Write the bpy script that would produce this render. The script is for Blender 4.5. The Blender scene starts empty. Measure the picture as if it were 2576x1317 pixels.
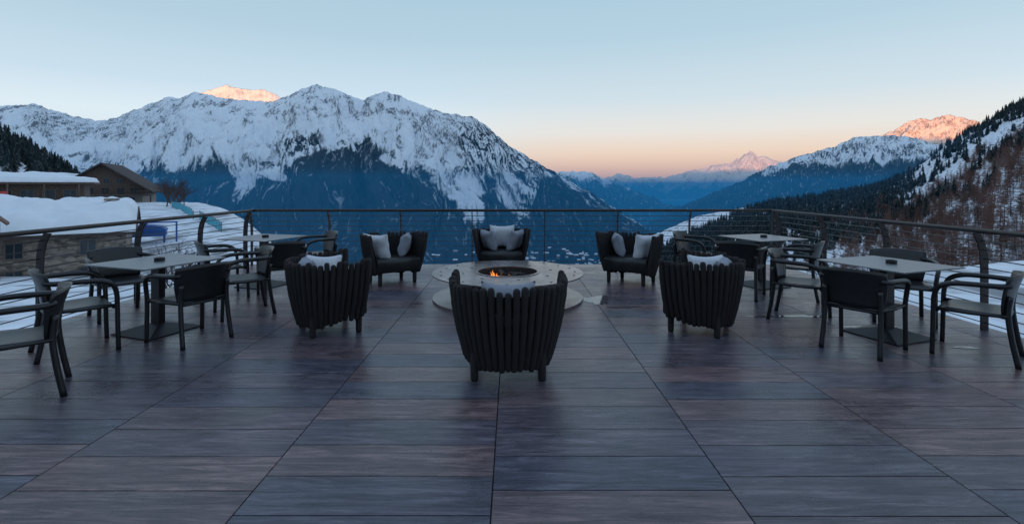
import bpy, math, random
import numpy as np
from mathutils import Vector, Matrix
random.seed(7); np.random.seed(7)
scene=bpy.context.scene
F=1270.0; CX=1288.0; HY=465.0; CH=1.56

def lin(r,g,b):
    def f(c):
        c=c/255.0
        return c/12.92 if c<=0.04045 else ((c+0.055)/1.055)**2.4
    return (f(r),f(g),f(b),1.0)

# ------------------------------------------------------------------ noise
_rng=np.random.RandomState(3)
_perm=_rng.permutation(512)
_ga=_rng.rand(512)*6.2832; _gx=np.cos(_ga); _gy=np.sin(_ga)
def pn(x,y,seed=0):
    x=np.asarray(x,float); y=np.asarray(y,float)
    xi=np.floor(x).astype(int); yi=np.floor(y).astype(int)
    xf=x-xi; yf=y-yi
    u=xf*xf*xf*(xf*(xf*6-15)+10); v=yf*yf*yf*(yf*(yf*6-15)+10)
    def g(ix,iy,dx,dy):
        h=_perm[(_perm[(ix+seed*17)&511]+iy)&511]
        return _gx[h]*dx+_gy[h]*dy
    a=g(xi,yi,xf,yf); b=g(xi+1,yi,xf-1,yf); c=g(xi,yi+1,xf,yf-1); d=g(xi+1,yi+1,xf-1,yf-1)
    return (a*(1-u)+b*u)*(1-v)+(c*(1-u)+d*u)*v
def fbm(x,y,o=5,seed=0,g=0.5):
    s=0;a=1;f=1
    for i in range(o):
        s=s+a*pn(x*f,y*f,seed+i*5); a*=g; f*=2.03
    return s
def ridged(x,y,o=5,seed=0,g=0.5):
    s=0;a=1;f=1;t=0
    for i in range(o):
        s=s+a*(1-np.abs(pn(x*f,y*f,seed+i*5))*2.2); t+=a; a*=g; f*=2.07
    return s/t
def sstep(a,b,x):
    t=np.clip((x-a)/(b-a),0,1); return t*t*(3-2*t)

# ------------------------------------------------------------------ materials
def newmat(name):
    m=bpy.data.materials.new(name); m.use_nodes=True
    nt=m.node_tree; b=nt.nodes["Principled BSDF"]
    return m,nt,b
def simple(name,col,rough=0.6,metal=0.0,var=0.25,scale=20,bump=0.0,bscale=60,emis=None):
    m,nt,b=newmat(name)
    tc=nt.nodes.new("ShaderNodeTexCoord")
    n=nt.nodes.new("ShaderNodeTexNoise"); n.inputs["Scale"].default_value=scale; n.inputs["Detail"].default_value=6
    nt.links.new(tc.outputs["Object"],n.inputs["Vector"])
    r=nt.nodes.new("ShaderNodeValToRGB")
    r.color_ramp.elements[0].position=0.3; r.color_ramp.elements[1].position=0.7
    r.color_ramp.elements[0].color=(col[0]*(1-var),col[1]*(1-var),col[2]*(1-var),1)
    r.color_ramp.elements[1].color=(col[0]*(1+var),col[1]*(1+var),col[2]*(1+var),1)
    nt.links.new(n.outputs["Fac"],r.inputs["Fac"]); nt.links.new(r.outputs["Color"],b.inputs["Base Color"])
    b.inputs["Roughness"].default_value=rough; b.inputs["Metallic"].default_value=metal
    if bump>0:
        n2=nt.nodes.new("ShaderNodeTexNoise"); n2.inputs["Scale"].default_value=bscale; n2.inputs["Detail"].default_value=4
        nt.links.new(tc.outputs["Object"],n2.inputs["Vector"])
        bp=nt.nodes.new("ShaderNodeBump"); bp.inputs["Strength"].default_value=bump; bp.inputs["Distance"].default_value=0.02
        nt.links.new(n2.outputs["Fac"],bp.inputs["Height"]); nt.links.new(bp.outputs["Normal"],b.inputs["Normal"])
    if emis:
        b.inputs["Emission Color"].default_value=emis[0]; b.inputs["Emission Strength"].default_value=emis[1]
    return m
def attrmat(name,rough=0.8,spec=0.2,noise=None):
    m,nt,b=newmat(name)
    a=nt.nodes.new("ShaderNodeAttribute"); a.attribute_name="Col"
    out=a.outputs["Color"]
    if noise:
        tc=nt.nodes.new("ShaderNodeTexCoord")
        n=nt.nodes.new("ShaderNodeTexNoise"); n.inputs["Scale"].default_value=noise; n.inputs["Detail"].default_value=5
        nt.links.new(tc.outputs["Object"],n.inputs["Vector"])
        mr=nt.nodes.new("ShaderNodeMapRange"); mr.inputs["From Min"].default_value=0.3; mr.inputs["From Max"].default_value=0.7
        mr.inputs["To Min"].default_value=0.75; mr.inputs["To Max"].default_value=1.1
        nt.links.new(n.outputs["Fac"],mr.inputs["Value"])
        mx=nt.nodes.new("ShaderNodeVectorMath"); mx.operation='SCALE'
        nt.links.new(out,mx.inputs[0]); nt.links.new(mr.outputs["Result"],mx.inputs["Scale"])
        out=mx.outputs[0]
    nt.links.new(out,b.inputs["Base Color"])
    b.inputs["Roughness"].default_value=rough; b.inputs["Specular IOR Level"].default_value=spec
    return m

M_mtn=attrmat("mountain_snow_rock_forest",0.9,0.05)
M_tree=attrmat("conifer_needles",0.9,0.05)
M_snow=attrmat("snow_field",0.8,0.1,noise=0.6)

# ------------------------------------------------------------------ mesh helpers
def mesh_np(name,V,Q,mat,col=None,smooth=True):
    me=bpy.data.meshes.new(name)
    V=np.asarray(V,np.float32); Q=np.asarray(Q,np.int32)
    k=Q.shape[1]
    me.vertices.add(len(V)); me.vertices.foreach_set("co",V.ravel())
    me.loops.add(Q.size); me.loops.foreach_set("vertex_index",Q.ravel())
    me.polygons.add(len(Q)); me.polygons.foreach_set("loop_start",np.arange(0,Q.size,k,dtype=np.int32))
    me.polygons.foreach_set("loop_total",np.full(len(Q),k,np.int32))
    me.polygons.foreach_set("use_smooth",np.full(len(Q),smooth,bool))
    me.update(calc_edges=True); me.validate()
    if col is not None:
        a=me.color_attributes.new("Col",'FLOAT_COLOR','POINT')
        c=np.ones((len(V),4),np.float32); c[:,:3]=col
        a.data.foreach_set("color",c.ravel())
    me.materials.append(mat)
    ob=bpy.data.objects.new(name,me); scene.collection.objects.link(ob)
    return ob
def gridfaces(nv,nu):
    i=np.arange(nv-1)[:,None]*nu+np.arange(nu-1)[None,:]
    return np.stack([i,i+1,i+nu+1,i+nu],-1).reshape(-1,4)

class MB:
    def __init__(s): s.v=[]; s.f=[]; s.m=[]
    def add(s,vs,fs,mi=0):
        o=len(s.v); s.v+=[tuple(p) for p in vs]; s.f+=[tuple(i+o for i in f) for f in fs]; s.m+=[mi]*len(fs)
    def box(s,x0,x1,y0,y1,z0,z1,mi=0,mat=None):
        vs=[Vector(p) for p in [(x0,y0,z0),(x1,y0,z0),(x1,y1,z0),(x0,y1,z0),(x0,y0,z1),(x1,y0,z1),(x1,y1,z1),(x0,y1,z1)]]
        if mat: vs=[mat@p for p in vs]
        s.add(vs,[(0,3,2,1),(4,5,6,7),(0,1,5,4),(1,2,6,5),(2,3,7,6),(3,0,4,7)],mi)
    def tube(s,pts,rad,n=8,mi=0,flat=1.0,caps=True):
        pts=[Vector(p) for p in pts]
        if not hasattr(rad,'__len__'): rad=[rad]*len(pts)
        rings=[]
        for i,p in enumerate(pts):
            t=(pts[min(i+1,len(pts)-1)]-pts[max(i-1,0)])
            if t.length<1e-9: t=Vector((0,0,1))
            t.normalize()
            a=Vector((1,0,0)) if abs(t.x)<0.8 else Vector((0,1,0))
            b=t.cross(a).normalized(); a=b.cross(t).normalized()
            rings.append([p+a*math.cos(2*math.pi*k/n)*rad[i]*flat+b*math.sin(2*math.pi*k/n)*rad[i] for k in range(n)])
        vs=[q for r in rings for q in r]; fs=[]
        for i in range(len(pts)-1):
            for k in range(n):
                k2=(k+1)%n
                fs.append((i*n+k,i*n+k2,(i+1)*n+k2,(i+1)*n+k))
        if caps:
            fs.append(tuple(range(n-1,-1,-1))); fs.append(tuple((len(pts)-1)*n+k for k in range(n)))
        s.add(vs,fs,mi)
    def mesh(s,name,mats,smooth=True):
        me=bpy.data.meshes.new(name); me.from_pydata(s.v,[],s.f)
        for m in mats: me.materials.append(m)
        me.polygons.foreach_set("material_index",s.m)
        me.polygons.foreach_set("use_smooth",[smooth]*len(s.f))
        me.update(); return me
    def obj(s,name,mats,parent=None,smooth=True):
        o=bpy.data.objects.new(name,s.mesh(name,mats,smooth)); scene.collection.objects.link(o)
        if parent: o.parent=parent
        return o
def empty(name,loc=(0,0,0),rz=0):
    e=bpy.data.objects.new(name,None); scene.collection.objects.link(e); e.location=loc; e.rotation_euler=(0,0,rz); e.empty_display_size=0.3
    return e
def child(name,me,parent,loc=(0,0,0),rot=(0,0,0),scale=(1,1,1)):
    o=bpy.data.objects.new(name,me); scene.collection.objects.link(o); o.parent=parent; o.location=loc; o.rotation_euler=rot; o.scale=scale
    return o

# ------------------------------------------------------------------ mountains
SNOW=np.array([0.80,0.84,0.88]); ROCK=np.array([0.11,0.115,0.13]); FOR=np.array([0.010,0.024,0.038])
def loft(name,tbl,foot,nu,nv,amp,fan=None,jag=3.0,wl=110.0,colorfn=None,prof=1.0,nb=14,seed=0,backdrop=1.0,jf=1.0):
    t=np.array(tbl,float); ft=np.array(foot,float)
    px=np.linspace(t[0,0],t[-1,0],nu)
    yr=np.interp(px,t[:,0],t[:,1]); Dr=np.interp(px,t[:,0],t[:,2])
    yr=yr-jag*(ridged(px/22.0*jf,px*0+seed+.5,4,seed)-0.62)*1.6
    Df=np.interp(px,ft[:,0],ft[:,1]); zf=np.interp(px,ft[:,0],ft[:,2])
    zr=CH+(HY-yr)/F*Dr
    vv=np.concatenate([np.linspace(0,1,nv),1+np.linspace(0.03,0.6,nb)])
    PX,VV=np.meshgrid(px,vv)
    D=Df+(Dr-Df)*VV
    if fan is None: S=PX
    else: S=fan+(PX-fan)/(1+0.9*(1-np.clip(VV,0,1)))
    S=S+14*fbm(PX/60.0,VV*5,3,seed+40)*np.clip(1-VV,0,1)*2
    sp=ridged(S/wl,VV*1.3+seed,6,seed+2,0.54)-0.62
    fine=fbm(PX/14.0,VV*22,4,seed+9,0.55)
    w=np.clip(4*VV*(1-VV),0,1)**0.6
    w=np.where(VV>1,0.1,w)
    front=zf+(zr-zf)*np.clip(VV,0,1)**prof
    back=zr-(VV-1)*(np.abs(zr-zf))*1.3*backdrop
    Z=np.where(VV<=1,front,back)+amp*w*sp*1.6+amp*0.10*(w+0.06)*fine
    lat=amp*0.5*w*fbm(PX/90.0,VV*4,3,seed+70)
    X=(PX-CX)/F*D+lat
    G=np.stack([X,D,Z],-1)
    du=np.gradient(G,axis=1); dv=np.gradient(G,axis=0)
    N=np.cross(du,dv); N/=np.linalg.norm(N,axis=-1,keepdims=True)+1e-9
    N*=np.sign(N[...,2:3]+1e-9)
    ypx=HY-(Z-CH)/D*F
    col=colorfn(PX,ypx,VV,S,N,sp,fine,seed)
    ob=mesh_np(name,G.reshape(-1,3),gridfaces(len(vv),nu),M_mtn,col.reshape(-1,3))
    return ob,G

def mix(a,b,t): return a*(1-t[...,None])+b*t[...,None]
def make_color(ftab,rock=1.0,fsoft=8,fn=26,clear=None,streak=None,spk=0.6,snow=SNOW,rockc=ROCK,rbias=0.0,rpatch=None):
    ftab=np.array(ftab,float)
    def fn_(PX,Y,V,S,N,sp,fine,seed):
        Fl=np.interp(PX,ftab[:,0],ftab[:,1])
        n1=fbm(S/30.0,V*9,5,seed+20,0.6)
        n2=fbm(S/5.0,V*22,4,seed+31,0.6)
        n3=fbm(PX/3.5,V*90,3,seed+37,0.7)
        n4=fbm(S/3.2,V*14,4,seed+51,0.6)
        c=np.broadcast_to(snow,PX.shape+(3,)).copy()
        c=mix(c,snow*0.85,sstep(0.0,0.5,n1))
        steep=1-N[...,2]
        region=sstep(-0.15,0.35,n1+0.30*sstep(0.7,1.0,V)+0.9*(steep-0.5)+rbias)
        if rpatch is not None:
            for (x0,x1,y0,y1,k) in rpatch:
                ins=sstep(x0-25,x0+25,PX)*sstep(x1+25,x1-25,PX)*sstep(y0-20,y0+20,Y)*sstep(y1+20,y1-20,Y)
                region=np.clip(region+k*ins,0,1)
        rmask=sstep(0.05,0.30,n2*0.8+0.7*n3+0.40*region-0.20)*region*rock
        c=mix(c,rockc*(1+0.4*n3[...,None]),np.clip(rmask,0,1)*0.9)
        fm=sstep(-fsoft,fsoft,(Y-Fl)+fn*n1*1.2+fn*0.9*n2+ (sp*45))
        deep=sstep(10,110,Y-Fl)
        speck=sstep(0.26,0.55,n4*0.9+n1*0.35-0.10*deep)
        fm=fm*(1-spk*(1-0.35*deep)*speck)
        if streak is not None:
            for (x0,x1,y0,y1,k) in streak:
                inside=sstep(x0-20,x0+20,PX)*sstep(x1+20,x1-20,PX)*sstep(y0-20,y0+20,Y)*sstep(y1+20,y1-20,Y)
                fm=np.maximum(fm,inside*sstep(0.0,0.22,n2+0.5*n1+0.4*n3+k))
        if clear is not None:
            for (x,y,rx,ry) in clear:
                d=((PX-x)/rx)**2+((Y-y-0.25*(PX-x))/ry)**2+n1*0.6
                fm=fm*sstep(0.8,1.2,d)
        c=mix(c,FOR*(1+0.5*n3[...,None]),np.clip(fm,0,1)*0.975)
        return np.clip(c,0.006,0.9)
    return fn_

main_ridge=[(-900,230,5600),(-400,250,5600),(0,266,5600),(60,262,5600),(90,261,5600),(130,277,5700),(190,292,5800),(250,304,5900),(290,296,5900),(325,282,5900),(385,257,6000),(425,243,6000),(455,247,6000),(490,229,6000),(520,236,6000),(560,247,5900),(640,254,5800),(690,256,5600),(720,241,5300),(750,226,5100),(797,212,5000),(845,225,4900),(880,242,4800),(910,252,4700),(930,243,4600),(965,229,4500),(1010,242,4400),(1060,264,4300),(1110,282,4200),(1190,294,4100),(1225,318,4000),(1280,367,3900),(1330,396,3800),(1400,434,3600),(1450,466,3500),(1500,496,3400),(1545,524,3300),(1600,566,3200),(1660,614,3100),(1740,680,3000)]
ftab=[(-900,470),(0,455),(200,450),(330,445),(380,412),(430,432),(470,418),(500,404),(545,390),(562,425),(576,475),(600,478),(640,452),(665,430),(700,448),(740,412),(790,368),(830,380),(880,362),(930,356),(985,380),(1040,424),(1090,464),(1130,500),(1170,556),(1195,560),(1215,480),(1240,440),(1268,478),(1292,540),(1325,520),(1345,445),(1400,440),(1450,475),(1500,505),(1600,555),(1740,640)]
mob,MG=loft("mountain",main_ridge,[(-900,2500,-420),(400,2300,-420),(1000,2000,-420),(1740,1900,-420)],1800,450,185,fan=880,jag=4,wl=120,
     colorfn=make_color(ftab,rock=1.0,rbias=0.0,clear=[(685,442,34,13),(978,402,30,14)],
       streak=[(1150,1330,320,440,0.08),(1290,1560,370,560,0.14),(690,810,335,405,0.05),(200,420,395,450,-0.05)],
       rpatch=[(60,330,275,340,.6),(330,460,255,330,.5),(720,900,215,300,.3),(1040,1330,290,380,.7),(1330,1500,400,500,.6)]),seed=1)
GLOW_SNOW=np.array([0.84,0.76,0.70])  # snow colour with warm low-sun light tinted in
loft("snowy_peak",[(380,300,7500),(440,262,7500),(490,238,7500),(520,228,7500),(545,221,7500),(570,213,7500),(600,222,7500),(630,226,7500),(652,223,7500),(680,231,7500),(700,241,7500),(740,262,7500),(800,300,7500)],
     [(380,6850,300),(800,6850,300)],260,90,80,jag=4,wl=50,colorfn=make_color([(380,900),(800,900)],rock=0.3,snow=GLOW_SNOW),seed=4)
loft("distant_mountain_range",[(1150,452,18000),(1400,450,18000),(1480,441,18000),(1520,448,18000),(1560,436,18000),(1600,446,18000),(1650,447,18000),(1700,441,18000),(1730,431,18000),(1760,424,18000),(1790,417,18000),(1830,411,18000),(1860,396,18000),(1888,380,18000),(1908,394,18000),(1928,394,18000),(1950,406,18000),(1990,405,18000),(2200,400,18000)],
     [(1150,14500,-400),(2200,14500,-400)],600,160,300,jag=5,wl=40,colorfn=make_color([(1150,470),(2200,470)],rock=0.25,fn=14,snow=np.array([0.84,0.70,0.62])),seed=6)  # sunset glow tinted into the snow colour
loft("valley_hillside",[(1330,452,9000),(1400,434,9000),(1440,431,9000),(1485,433,8900),(1510,444,8700),(1550,462,8500),(1600,480,8200),(1650,500,8000),(1700,522,7600),(1760,548,7000),(1850,600,6500)],
     [(1330,6000,-600),(1850,5000,-600)],400,140,260,jag=4,wl=60,colorfn=make_color([(1330,440),(1850,480)],rock=0.3,fn=16),seed=8)
loft("forested_mountain",[(1540,612,5000),(1600,580,5000),(1700,524,5000),(1800,482,5200),(1870,452,5500),(1930,420,5800),(2000,396,6000),(2050,382,6000),(2100,366,6000),(2150,345,6000),(2200,343,6000),(2250,341,6000),(2300,345,6000),(2350,362,6000),(2450,375,6000),(2700,380,6000)],
     [(1540,3200,-600),(2000,2600,-600),(2700,2400,-500)],800,280,170,jag=4,wl=90,colorfn=make_color([(1540,400),(1950,425),(2000,412),(2330,405),(2700,405)],rock=1.0,rbias=.35,fsoft=5,fn=9,streak=[(2020,2320,370,404,-0.05)]),seed=11)
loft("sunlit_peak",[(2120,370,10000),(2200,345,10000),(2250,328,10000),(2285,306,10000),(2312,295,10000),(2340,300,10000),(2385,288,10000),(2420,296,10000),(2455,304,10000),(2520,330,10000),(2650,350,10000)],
     [(2120,9000,300),(2650,9000,300)],320,120,170,jag=4,wl=45,colorfn=make_color([(2120,900),(2650,900)],rock=0.9,rbias=.15,snow=np.array([0.84,0.66,0.54]),rockc=np.array([0.30,0.17,0.12])),seed=14)  # orange sunset warmth put into snow and rock colour; rock itself reddish brown

# unseen ridge added behind the viewer to keep the low sun off the valley
cr=np.linspace(-26000,26000,260); vv=np.linspace(-1,1,30)
A,B=np.meshgrid(cr,vv)
crest=1880+25*fbm(A/2500,A*0,3,5)
hz=-450+(crest+450)*(1-np.abs(B)**1.1)+90*fbm(A/900,B*4,4,8)*np.abs(B)*2
sx,sy=0.349,0.937
bx=-sx*6000+A*sy+B*sx*3200; by=-sy*6000-A*sx+B*sy*3200
c0=np.broadcast_to(SNOW*0.8,A.shape+(3,)); c0=mix(c0,FOR,sstep(800,300,hz+300*fbm(A/500,B*9,4,3)))
mesh_np("sun_blocker_ridge",np.stack([bx,by,hz],-1).reshape(-1,3),gridfaces(30,260),M_mtn,c0.reshape(-1,3))
gx=np.linspace(-40000,40000,120); gy=np.linspace(-12000,45000,100); A,B=np.meshgrid(gx,gy)
gz=-640+30*fbm(A/3000,B/3000,3,2); gz=np.where((B<2600)&(B>-3000),gz+150,gz)
c0=mix(np.broadcast_to(SNOW*0.7,A.shape+(3,)),FOR,sstep(-0.2,0.2,fbm(A/1500,B/1500,4,9)))
mesh_np("valley_ground",np.stack([A,B,gz],-1).reshape(-1,3),gridfaces(100,120),M_mtn,c0.reshape(-1,3))

# far village at the foot of the mountain: one mesh of small snow-roofed houses
rs=np.random.RandomState(12); VV_=[];FF_=[];CC_=[];o=0
Gf=MG[:450].reshape(-1,3); gy_=HY-(Gf[:,2]-CH)/Gf[:,1]*F; gxp=CX+Gf[:,0]/Gf[:,1]*F
idx=np.where((gy_>622)&(gy_<690)&(gxp>1080)&(gxp<1560))[0]
wgt=np.exp(-((gxp[idx]-1330)/150)**2)*sstep(615,660,gy_[idx]); idx=rs.choice(idx,230,p=wgt/wgt.sum())
for i in idx:
    x,y,z=Gf[i]; a,b,h=rs.uniform(5,11),rs.uniform(4,7),rs.uniform(4,8)
    v=[(x-a,y-b,z-3),(x+a,y-b,z-3),(x+a,y+b,z-3),(x-a,y+b,z-3),(x-a,y-b,z+h),(x+a,y-b,z+h),(x+a,y+b,z+h),(x-a,y+b,z+h),(x-a,y,z+h+4),(x+a,y,z+h+4)]
    v+=v[4:]
    VV_+=v; wc=np.array([.22,.17,.13])*rs.uniform(.5,1.4)
    CC_+=[wc]*10+[SNOW]*6
    for f in [(0,1,5,4),(1,2,6,5),(2,3,7,6),(3,0,4,7),(4,8,7,7),(5,6,9,9)]: FF_.append([q+o for q in f])
    for f in [(10,11,15,14),(12,13,14,15)]: FF_.append([q+o for q in f])
    o+=16
tri=[]
for f in FF_:
    tri.append(f[:3])
    if f[2]!=f[3]: tri.append([f[0],f[2],f[3]])
mesh_np("village_houses",VV_,tri,M_mtn,np.array(CC_),smooth=False)

# ------------------------------------------------------------------ near hills
def hillcol(dens,brown=False):
    def f(PX,Y,V,S,N,sp,fine,seed):
        n1=fbm(PX/60.0,V*10,4,seed+20); n2=fbm(PX/7.0,V*50,4,seed+25,0.6)
        c=np.broadcast_to(SNOW*0.98,PX.shape+(3,)).copy()
        low=sstep(2120,2330,PX)*sstep(490,570,Y)*0.45 if brown else 0
        c=mix(c,np.array([0.09,0.062,0.054]),sstep(0.1,0.35,n2+0.5*n1+dens+low)*0.8)
        return c
    return f
hill,HG=loft("hillside",[(1560,690,500),(1620,650,560),(1680,622,620),(1760,582,700),(1870,534,800),(1950,510,900),(2050,497,900),(2150,482,900),(2230,464,900),(2290,430,900),(2330,405,900),(2400,350,900),(2450,320,900),(2510,290,900),(2576,252,880),(2800,160,850),(3400,70,800)],
     [(1560,90,-75),(1900,90,-55),(2576,80,-24),(3400,70,-14)],620,260,14,jag=2.5,wl=140,colorfn=hillcol(-0.12,True),seed=21,prof=1.15)
lhill,LG=loft("wooded_hill",[(-1400,60,420),(-600,180,420),(-200,270,420),(0,338,420),(60,368,420),(110,398,420),(150,424,420),(200,455,430),(280,490,430)],
     [(-1400,120,-6),(280,150,-14)],260,90,5,jag=2,wl=140,colorfn=hillcol(0.0),seed=25,prof=1.0)

# ------------------------------------------------------------------ conifers (one mesh per wood)
def conifer(rs):
    vs=[];fs=[];cs=[]
    n=5
    for k in range(n):
        a=2*math.pi*k/n; vs.append((0.018*math.cos(a),0.018*math.sin(a),0)); cs.append((0.05,0.035,0.03))
    vs.append((0,0,0.95)); cs.append((0.05,0.035,0.03))
    for k in range(n): fs.append((k,(k+1)%n,n))
    T=7
    for t in range(T):
        z=0.10+0.86*t/T; r=0.19*(1-t/T)**0.85+0.02
        h=0.22*(1-0.5*t/T); o=len(vs); m=14; ph=rs.rand()*6
        vs.append((0,0,min(z+h,1.0))); cs.append((0.020,0.030,0.032))
        for k in range(m):
            a=2*math.pi*k/m+ph; rr=r*(1.0 if k%2==0 else 0.38)*(0.65+0.7*rs.rand())
            vs.append((rr*math.cos(a),rr*math.sin(a),z-(0.05 if k%2==0 else -0.02)*(1+rs.rand())))
            g=0.6+0.9*rs.rand(); s=0.0 if rs.rand()<0.8 else 0.14
            cs.append((0.024*g+s,0.038*g+s,0.042*g+s))
        for k in range(m): fs.append((o,o+1+k,o+1+(k+1)%m))
    return np.array(vs),np.array(fs),np.array(cs)
def larch(rs):
    vs=[];fs=[];cs=[]
    br=(0.17,0.10,0.082)
    n=5
    for k in range(n):
        a=2*math.pi*k/n; vs.append((0.014*math.cos(a),0.014*math.sin(a),0)); cs.append((0.08,0.055,0.05))
    vs.append((0,0,1)); cs.append(br)
    for k in range(n): fs.append((k,(k+1)%n,n))
    for i in range(70):
        z=0.08+0.90*rs.rand(); L=(0.24*(1-z)**0.6+0.03)*(0.6+0.7*rs.rand()); a=rs.rand()*6.283
        d=np.array([math.cos(a),math.sin(a),0.25-0.3*rs.rand()]); s=np.array([-math.sin(a),math.cos(a),0])
        b=np.array([0,0,z]); o=len(vs)
        up=np.array([0,0,0.005])
        vs+= [tuple(b-up),tuple(b+up),tuple(b+d*L)]; cs+=[br]*3; fs.append((o,o+1,o+2))
        for j in range(6):
            p=b+d*L*(0.2+0.75*rs.rand()); q=p+(s*(rs.rand()-0.5)*1.6+np.array([0,0,-0.5+0.9*rs.rand()])+d*0.4)*L*0.45; o=len(vs)
            g=0.6+0.9*rs.rand(); c=(br[0]*g,br[1]*g,br[2]*g)
            u2=np.array([0,0,0.0065]); vs+=[tuple(p-u2),tuple(p+u2),tuple(q)]; cs+=[c]*3; fs.append((o,o+1,o+2))
    return np.array(vs),np.array(fs),np.array(cs)
def wood(name,gen,pts,hts,nvar=5,seed=0):
    rs=np.random.RandomState(seed); vars_=[gen(rs) for _ in range(nvar)]
    Vs=[];Fs=[];Cs=[];o=0
    for p,h in zip(pts,hts):
        v,f,c=vars_[rs.randint(nvar)]; a=rs.rand()*6.283; ca,sa=math.cos(a),math.sin(a); wd=h*(0.85+0.5*rs.rand())
        q=np.empty_like(v); q[:,0]=(v[:,0]*ca-v[:,1]*sa)*wd+p[0]; q[:,1]=(v[:,0]*sa+v[:,1]*ca)*wd+p[1]; q[:,2]=v[:,2]*h+p[2]-0.3
        Vs.append(q); Fs.append(f+o); Cs.append(c*(0.6+0.8*rs.rand())); o+=len(v)
    return mesh_np(name,np.concatenate(Vs),np.concatenate(Fs),M_tree,np.concatenate(Cs),smooth=False)
def scatter(G,n,u0,u1,v0,v1,dens,seed,dmin=0):
    rs=np.random.RandomState(seed); nv,nu,_=G.shape; nvf=nv-14
    U=(u0+(u1-u0)*rs.rand(n))*(nu-1); V=(v0+(v1-v0)*rs.rand(n)**0.75)*(nvf-1)
    iu=U.astype(int).clip(0,nu-2); iv=V.astype(int).clip(0,nv-2); fu=(U-iu)[:,None]; fv=(V-iv)[:,None]
    P=(G[iv,iu]*(1-fu)+G[iv,iu+1]*fu)*(1-fv)+(G[iv+1,iu]*(1-fu)+G[iv+1,iu+1]*fu)*fv
    keep=dens(P,U/(nu-1),V/(nvf-1))>rs.rand(n)
    keep&=P[:,1]>dmin
    return P[keep]
def d_r(P,u,v):
    px=CX+P[:,0]/P[:,1]*F; y=HY-(P[:,2]-CH)/P[:,1]*F
    n=fbm(P[:,0]/55,P[:,1]/55,4,3)
    base=sstep(-0.20,0.22,n+0.42*sstep(2380,2050,px)-0.12)
    clearing=np.exp(-((px-2450)/110)**2-((y-440)/75)**2)
    return np.clip(base*(1-0.75*clearing),0,1)
pr=scatter(HG,11000,0.0,0.85,0.26,1.0,d_r,5,230)
wood("pine_forest",conifer,pr,7+8*np.random.rand(len(pr)),seed=2)
def d_l(P,u,v):
    px=CX+P[:,0]/P[:,1]*F
    n=fbm(P[:,0]/25,P[:,1]/25,3,31)
    return sstep(1990,2230,px)*(0.45+0.55*sstep(-0.3,0.2,n))
pl=scatter(HG,4600,0.25,0.9,0.02,0.50,d_l,8,85)
wood("larch_grove",larch,pl,5+6*np.random.rand(len(pl)),seed=3)
p3=scatter(LG,2200,0.0,1.0,0.35,1.0,lambda P,u,v:sstep(-0.6,0.0,fbm(P[:,0]/50,P[:,1]/50,3,4)),9,150)
wood("pine_forest",conifer,p3,8+6*np.random.rand(len(p3)),seed=4)

# ------------------------------------------------------------------ snowy ground around the terrace
def ground_z(X,Y):
    zl=np.interp(Y,[-60,0,20,34,45,60,85,115,140,200,320],[-2.2,-2.2,-3.6,-5.2,-6.4,-5.0,-2.8,-2.4,-3.4,-13,-32])
    Xe=np.interp(Y,[-60,12,20,30,45,60,100,140,330],[-2,-3,-12,-19,-25,-32,-60,-92,-200])
    drop=np.maximum(0,X-Xe); dl=np.where(drop<6,drop**2/12*0.9,(drop-3)*0.9)
    left=zl-dl
    Yr=11+0.42*np.maximum(X,5)
    e=np.maximum(0,Y-Yr); dr=np.where(e<5,e**2/10*0.55,(e-2.5)*0.55)
    right=-1.35-0.02*np.maximum(0,X-5)-dr
    z=np.where(X<0,left,right)
    mid=-3-np.maximum(0,Y-9)*0.6
    t=sstep(3.5,5.6,X)
    z=np.where(X>=0,mid*(1-t)+right*t,z)
    z=np.where((X<0)&(Y>9.9),np.minimum(z,np.where(X>-5.3,mid,1e3)),z)
    z=z+0.25*fbm(X/9,Y/9,4,11)+0.06*fbm(X/1.5,Y/1.5,3,12)
    return np.maximum(z,-150)
xs=np.concatenate([np.linspace(-420,-60,120)[:-1],np.linspace(-60,30,240),np.linspace(30,160,60)[1:]])
ys=np.concatenate([np.linspace(-60,0,30)[:-1],np.linspace(0,70,190),np.linspace(70,320,120)[1:]])
A,B=np.meshgrid(xs,ys); Zg=ground_z(A,B)
cg=np.broadcast_to(SNOW,A.shape+(3,)).copy()
dirt=sstep(0.18,0.4,fbm(A/4,B/4,5,14,0.6)+0.25*sstep(-8,-30,Zg))
cg=mix(cg,np.array([0.07,0.055,0.045]),dirt*0.6)
mesh_np("snow_ground",np.stack([A,B,Zg],-1).reshape(-1,3),gridfaces(len(ys),len(xs)),M_snow,cg.reshape(-1,3))

# ------------------------------------------------------------------ buildings
def stone_mat():
    m,nt,b=newmat("stone_wall")
    tc=nt.nodes.new("ShaderNodeTexCoord"); v=nt.nodes.new("ShaderNodeTexVoronoi"); v.inputs["Scale"].default_value=2.4
    mp=nt.nodes.new("ShaderNodeMapping"); mp.inputs["Scale"].default_value=(1,1,2.2)
    nt.links.new(tc.outputs["Object"],mp.inputs["Vector"]); nt.links.new(mp.outputs["Vector"],v.inputs["Vector"])
    r=nt.nodes.new("ShaderNodeValToRGB"); e=r.color_ramp.elements
    e[0].color=(0.11,0.095,0.085,1); e[1].color=(0.34,0.28,0.23,1)
    sep=nt.nodes.new("ShaderNodeSeparateColor"); nt.links.new(v.outputs["Color"],sep.inputs["Color"])
    nt.links.new(sep.outputs["Red"],r.inputs["Fac"]); nt.links.new(r.outputs["Color"],b.inputs["Base Color"])
    bp=nt.nodes.new("ShaderNodeBump"); bp.inputs["Strength"].default_value=0.8; bp.inputs["Distance"].default_value=0.1
    nt.links.new(v.outputs["Distance"],bp.inputs["Height"]); bp.invert=True; nt.links.new(bp.outputs["Normal"],b.inputs["Normal"])
    b.inputs["Roughness"].default_value=0.9
    return m
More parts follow.
